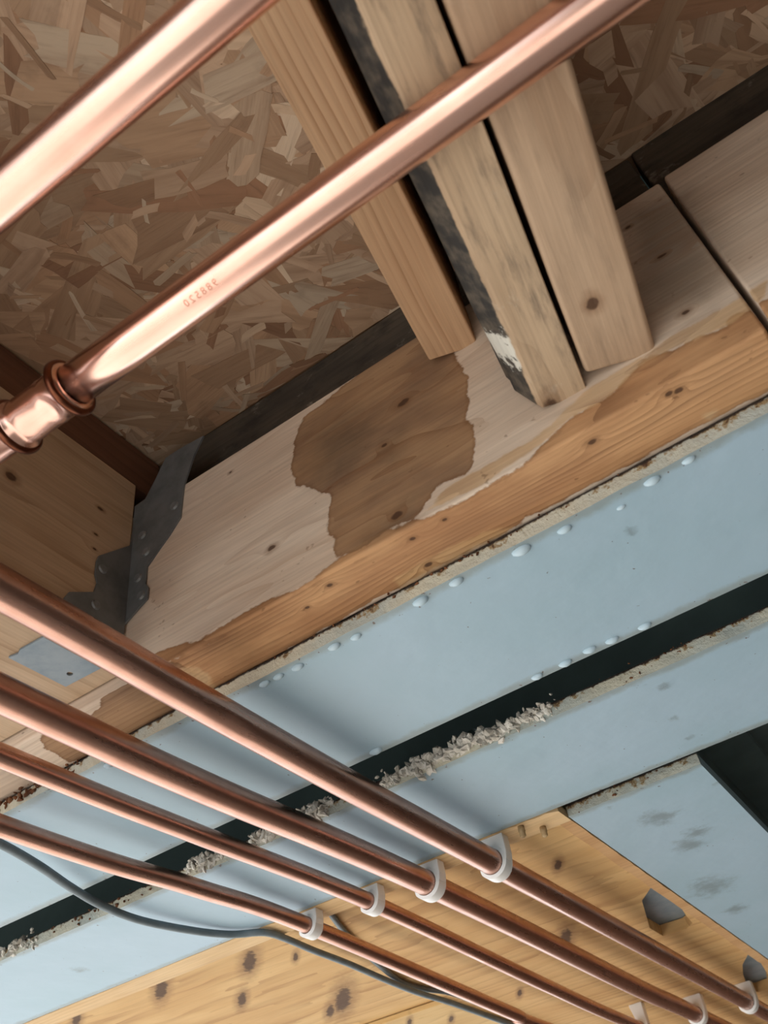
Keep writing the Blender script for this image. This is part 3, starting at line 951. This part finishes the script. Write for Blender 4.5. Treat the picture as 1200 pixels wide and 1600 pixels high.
while y > Y_PLY + 0.046:
    edge.append((-0.2820 + R.uniform(-1, 1) * 0.0006, y))
    y -= 0.02
edge += [(-0.2820, Y_PLY + 0.0345), (-0.2700, Y_PLY + 0.0345)]
y = Y_PLY + 0.045
while y < 1.62:
    edge.append((-0.2700 + R.uniform(-1, 1) * 0.0005, y))
    y += 0.012
trim = prism('batten', edge, [], lambda u, v, w: (u, v, Z_BAT + w), Z_PLY - 0.0002 - Z_BAT, wood('orange_batten_pine', lin((204, 164, 118)), lin((190, 148, 102)), lin((158, 114, 72)),
             ring=40, ring_amt=0.3, seed=29.0))
tag(trim, 'thin orange batten edging the pine board beside the smudged blue plate', 'batten')
W_PINE2 = wood('yellow_pine_board', lin((216, 184, 130)), lin((204, 168, 112)), lin((162, 120, 74)), ring=20, ring_amt=0.5, centre=(-1.2, -0.2), warp=0.03, seed=19.0,
               knots=[ply_knot(640, 1597, 5, z=0.350), ply_knot(705, 1592, 5, z=0.350)], fibre=0.12)
o = grid_box('pine_board', (-2.2, 1.165, 0.3500), (-0.645, 1.40, Z_PLY - 0.0012), (0.05, 0.02, 0.004), W_PINE2, wob=0.0006, bevel=0.001)
tag(o, 'narrow pale pine board fixed below the wide one near the grey cables', 'board')

def pocket(cut, label, dz):
    """folded galvanised bracket seen through a cut-out"""
    xs = [p[0] for p in cut]; ys = [p[1] for p in cut]
    x0, x1, y0, y1 = min(xs) - 0.012, max(xs) + 0.012, min(ys) - 0.01, max(ys) + 0.02
    x1 = min(x1, -0.2745)
    yf = y0 + (y1 - y0) * 0.50
    t = thing('fixing_bracket', label, 'bracket', ((x0 + x1) / 2, yf, Z_PLY + 0.014))
    za, zb = Z_PLY + 0.0145, Z_PLY + 0.0205
    def fold(u, v, w):
        return (u, v, za + w)
    under(prism('seat', [(x0, yf), (x1, yf), (x1, y1), (x0, y1)], [], fold, 0.0015, GALV), t)
    def slope(u, v, w):
        return (u, v, za + (yf - v) * 0.11 + w)
    under(prism('back_plate', [(x0, y0), (x1, y0), (x1, yf), (x0, yf)], [], slope, 0.0015, GALV), t)
    return t
pocket(cut1, 'galvanised bracket showing through the cut-out halfway along the pine board edge', 0)
pocket(cut2, 'galvanised bracket in the farther cut-out by the pine board edge', 0)

# two plugs left hanging from the board edge
def plug(px, py, label, ln):
    p = at_z(px, py, Z_BAT)
    bm = bmesh.new()
    prof = [(0.0, 0.0030), (ln * 0.5, 0.0034), (ln * 0.55, 0.0028), (ln * 0.9, 0.0030), (ln, 0.0018)]
    n = 12
    rows = [[bm.verts.new((p[0] + r * math.cos(2 * math.pi * k / n), max(p[1], Y_PLY + 0.006) + r * math.sin(2 * math.pi * k / n), Z_BAT + 0.0005 - d)) for k in range(n)] for d, r in prof]
    for a, b in zip(rows, rows[1:]):
        for k in range(n):
            bm.faces.new((a[k], a[(k + 1) % n], b[(k + 1) % n], b[k]))
    bm.faces.new(rows[0])
    bm.faces.new(rows[-1])
    return tag(from_bm('wall_plug', bm, PEG, None, True), label, 'wall plug')
plug(812, 1290, 'tan plug poking out of the batten nearest the dented pipe clip', 0.011)
plug(848, 1292, 'tan plug poking out of the batten nearest the blue plate', 0.010)

# ------------------------------------------------------------------ copper pipes
def pipe_y(pts, r, label):
    P = spline(pts, 14)
    o = sweep('copper_pipe', P, r, COPPER_OLD, None, 40)
    return tag(o, label, 'pipe', 'copper pipes clipped under the steel'), P
def run(pts):
    """straight lead-in and lead-out beyond the measured stretch"""
    q = [np.array(at_z(a, b, z)) for a, b, z in pts]
    first = [np.array((q[0][0], -1.3, q[0][2])), np.array((q[0][0], -0.3, q[0][2]))]
    return first + q + [np.array((q[-1][0], 2.5, q[-1][2]))]
P1, L1 = pipe_y(run([(0, 918, 0.3260), (286, 1082, 0.3250), (560, 1235, 0.3255), (770, 1348, 0.3270), (1168, 1566, 0.3330)]), 0.0114,
                'thick copper pipe with a small dent, nearest the metal hanger')
P2, L2 = pipe_y(run([(0, 1083, 0.3250), (300, 1222, 0.3255), (662, 1378, 0.3315), (1000, 1545, 0.3300), (1090, 1586, 0.3330)]), 0.0114,
                'thick copper pipe, second from the metal hanger, no dent')
P3, L3 = pipe_y(run([(0, 1180, 0.3270), (300, 1300, 0.3290), (573, 1407, 0.3355), (850, 1538, 0.3260), (1000, 1605, 0.3260)]), 0.0079,
                'thin copper pipe, third from the metal hanger')
P4, L4 = pipe_y(run([(0, 1290, 0.3260), (300, 1385, 0.3310), (478, 1445, 0.3360), (800, 1583, 0.3200), (860, 1608, 0.3200)]), 0.0079,
                'thin copper pipe beside the grey cable')
# dent on the first pipe
DENT = at_z(358, 1130, 0.3160)
for v in P1.data.vertices:
    d = math.hypot(v.co.y - DENT[1], (v.co.x - DENT[0]) * 0.8)
    if d < 0.011 and v.co.z < DENT[2] + 0.004:
        k = (1 - d / 0.011) ** 1.5
        v.co.x -= 0.0012 * k
        v.co.z += 0.0018 * k

def pos_at(L, y):
    for a, b in zip(L, L[1:]):
        if a[1] <= y <= b[1]:
            t = (y - a[1]) / (b[1] - a[1])
            return a + (b - a) * t
def clip(L, r, y, label, zt=Z_BAT, group='white pipe clips'):
    c = pos_at(L, y)
    t = thing('pipe_clip', label, 'pipe clip', (c[0], y, zt), group)
    w0, w1 = y - 0.0075, y + 0.0075
    ri, ro = r + 0.0004, r + 0.0036
    # hook: open ring round the pipe
    n = 30
    a0, a1 = math.radians(-168), math.radians(78)
    sec = []
    for k in range(n + 1):
        a = a0 + (a1 - a0) * k / n
        e = min(k, n - k) / 3.0
        rr = ri + (ro - ri) * min(1, 0.45 + 0.55 * e)
        sec.append(((c[0] + ri * math.cos(a), c[2] + ri * math.sin(a)), (c[0] + rr * math.cos(a), c[2] + rr * math.sin(a))))
    bm = bmesh.new()
    rows = []
    for (i, o_) in sec:
        rows.append([bm.verts.new((i[0], w0, i[1])), bm.verts.new((o_[0], w0 + 0.001, o_[1])), bm.verts.new((o_[0], w1 - 0.001, o_[1])), bm.verts.new((i[0], w1, i[1]))])
    for A, B in zip(rows, rows[1:]):
        for k in range(4):
            bm.faces.new((A[k], A[(k + 1) % 4], B[(k + 1) % 4], B[k]))
    bm.faces.new(rows[0])
    bm.faces.new(rows[-1])
    h = from_bm('hook', bm, PLASTIC, None, True)
    h.modifiers.new('edges', 'EDGE_SPLIT').split_angle = math.radians(50)
    under(h, t)
    # base: block between board and pipe with an arm down the far side
    bm = bmesh.new()
    prof = [(c[0] - r * 1.0, zt), (c[0] - r * 1.0, zt - 0.003), (c[0] - r * 0.30, c[2] + ri * 1.02), (c[0] + r * 0.75, c[2] + ri * 0.72),
            (c[0] + ri * 1.02, c[2] + r * 0.1), (c[0] + ro * 1.02, c[2] - r * 0.15), (c[0] + ro * 1.10, c[2] + r * 0.5), (c[0] + ro * 1.08, zt)]
    A = [bm.verts.new((x, w0 + 0.001, z)) for x, z in prof]
    B = [bm.verts.new((x, w1 - 0.001, z)) for x, z in prof]
    bm.faces.new(A)
    bm.faces.new(B[::-1])
    for k in range(len(prof)):
        q = (k + 1) % len(prof)
        bm.faces.new((A[k], A[q], B[q], B[k]))
    bb = from_bm('base', bm, PLASTIC)
    m = bb.modifiers.new('bevel', 'BEVEL')
    m.width = 0.0008
    m.segments = 2
    under(bb, t)
    return t
YC = Y_PLY + 0.0085
clip(L1, 0.0114, YC, 'white plastic clip on the dented thick pipe at the batten')
clip(L2, 0.0114, YC, 'white plastic clip on the second thick pipe at the batten')
clip(L3, 0.0079, YC, 'white plastic clip on the batten for the third pipe, a thin one')
clip(L4, 0.0079, YC, 'white plastic clip just above the grey cable, leftmost of the clips')
clip(L1, 0.0114, 1.545, 'far white plastic clip on the dented thick pipe near the second bracket', Z_PLY)
clip(L2, 0.0114, 1.530, 'far white plastic clip on the second thick pipe at the picture foot', Z_PLY)
clip(L3, 0.0079, 1.480, 'far white plastic clip on a thin pipe, barely showing at the picture foot', Z_PLY)

# upper pipes along X
YB, ZB = 0.1722, 0.3815
YA, ZA = 0.0838, 0.3755
pb = thing('copper_pipe', 'bright copper pipe with a ribbed coupling, crossing under the three joists', 'pipe', (-0.25, YB, ZB), 'bright copper pipes overhead')
CX = -0.2745
def tube_x(name, x0, x1, y, z, r, mat, parent):
    P = [(x0 + (x1 - x0) * i / 24.0, y, z) for i in range(25)]
    return under(sweep(name, P, r, mat, None, 64), parent)
tube_x('tube', CX, 1.3, YB, ZB, 0.011, COPPER_NEW, pb)
tube_x('tube', -0.647, CX, YB, ZB, 0.011, COPPER_NEW, pb)
hl = 0.0195
prof = [(-hl - 0.0035, 0.0112), (-hl - 0.0035, 0.0126), (-hl - 0.0025, 0.0139), (-hl, 0.0144), (-hl + 0.0025, 0.0139), (-hl + 0.0036, 0.0128),
        (-0.0125, 0.0125), (-0.0105, 0.0128), (-0.0085, 0.0125), (0.004, 0.0125), (0.0065, 0.0128), (0.0085, 0.0125), (hl - 0.0036, 0.0128),
        (hl - 0.0025, 0.0139), (hl, 0.0144), (hl + 0.0025, 0.0139), (hl + 0.0035, 0.0126), (hl + 0.0035, 0.0112)]
cp = under(lathe_x('coupling', prof, (CX, YB, ZB), COPPER_NEW, None, 64), pb)
def torus_x(name, x, R_, r_, parent):
    verts, faces = [], []
    n, m = 56, 12
    for i in range(n):
        a = 2 * math.pi * i / n
        for j in range(m):
            b = 2 * math.pi * j / m
            rr = R_ + r_ * math.cos(b)
            verts.append((x + r_ * 1.15 * math.sin(b), YB + rr * math.cos(a), ZB + rr * math.sin(a)))
    for i in range(n):
        for j in range(m):
            faces.append((i * m + j, ((i + 1) % n) * m + j, ((i + 1) % n) * m + (j + 1) % m, i * m + (j + 1) % m))
    o = mesh(name, verts, faces, RING_MAT, None, True)
    o.parent = parent          # the coupling's own frame is the world's
    return o
for sx in (-hl - 0.0005, hl + 0.0005):
    rg = torus_x('bead_ring', CX + sx, 0.0142, 0.0021, cp)

pa = thing('copper_pipe', 'bright copper pipe closest overhead, plain without a coupling', 'pipe', (-0.1, YA, ZA), 'bright copper pipes overhead')
tube_x('tube', -0.647, 1.3, YA, ZA, 0.011, COPPER_NEW, pa)

# stamped figures, read upside down from here
cu = bpy.data.curves.new('stamp', 'FONT')
cu.body = '988520'
cu.size = 0.0052
cu.space_character = 1.35
cu.resolution_u = 2
tmp = bpy.data.objects.new('stamp_tmp', cu)
COL.objects.link(tmp)
bpy.context.view_layer.update()
me = bpy.data.meshes.new_from_object(tmp.evaluated_get(bpy.context.evaluated_depsgraph_get()))
bpy.data.objects.remove(tmp)
ang0 = math.radians(-112)
rr = 0.01105
c = np.array([v.co[:] for v in me.vertices])
wtot = c[:, 0].max()
for v in me.vertices:
    x, y = v.co.x, v.co.y
    a = ang0 - (y - 0.0014) / rr
    v.co = Vector((-0.1615 + wtot / 2 - x, YB + rr * math.cos(a), ZB + rr * math.sin(a)))
st = link('stamped_number', me, PRINT)
under(st, pb)

# ------------------------------------------------------------------ grey cables
def cable(pts, r, label):
    P = spline(pts, 10)
    return tag(sweep('cable', P, r, CABLE, None, 16), label, 'cable')
def cz(px, py, z):
    return at_z(px, py, z)
main = [(-1.7, 0.47, 0.344), (-1.1, 0.485, 0.342), cz(-170, 1262, 0.338), cz(-60, 1294, 0.337), cz(0, 1318, 0.336), cz(60, 1352, 0.337), cz(110, 1386, 0.338), cz(160, 1415, 0.339), cz(220, 1438, 0.341), cz(300, 1454, 0.343), cz(360, 1460, 0.345),
        cz(412, 1457, 0.3455), cz(445, 1466, 0.3458), cz(490, 1485, 0.3470), cz(545, 1506, 0.3480), cz(600, 1530, 0.3468), cz(650, 1550, 0.3460), cz(705, 1567, 0.3450), cz(760, 1587, 0.3445), cz(830, 1613, 0.3445), cz(900, 1642, 0.3445)]
cable(main, 0.0036, 'grey cable drooping across the blue steel, then along the pine board')
sec = [cz(514, 1424, 0.3545), cz(535, 1452, 0.3540), cz(560, 1478, 0.3540), cz(590, 1506, 0.3540), cz(625, 1533, 0.3545), cz(660, 1545, 0.3545), cz(705, 1552, 0.3545), cz(760, 1573, 0.3545), cz(830, 1597, 0.3545), cz(900, 1624, 0.3545)]
cable(sec, 0.0032, 'short grey cable leaving the board between the thin pipes and passing behind one')
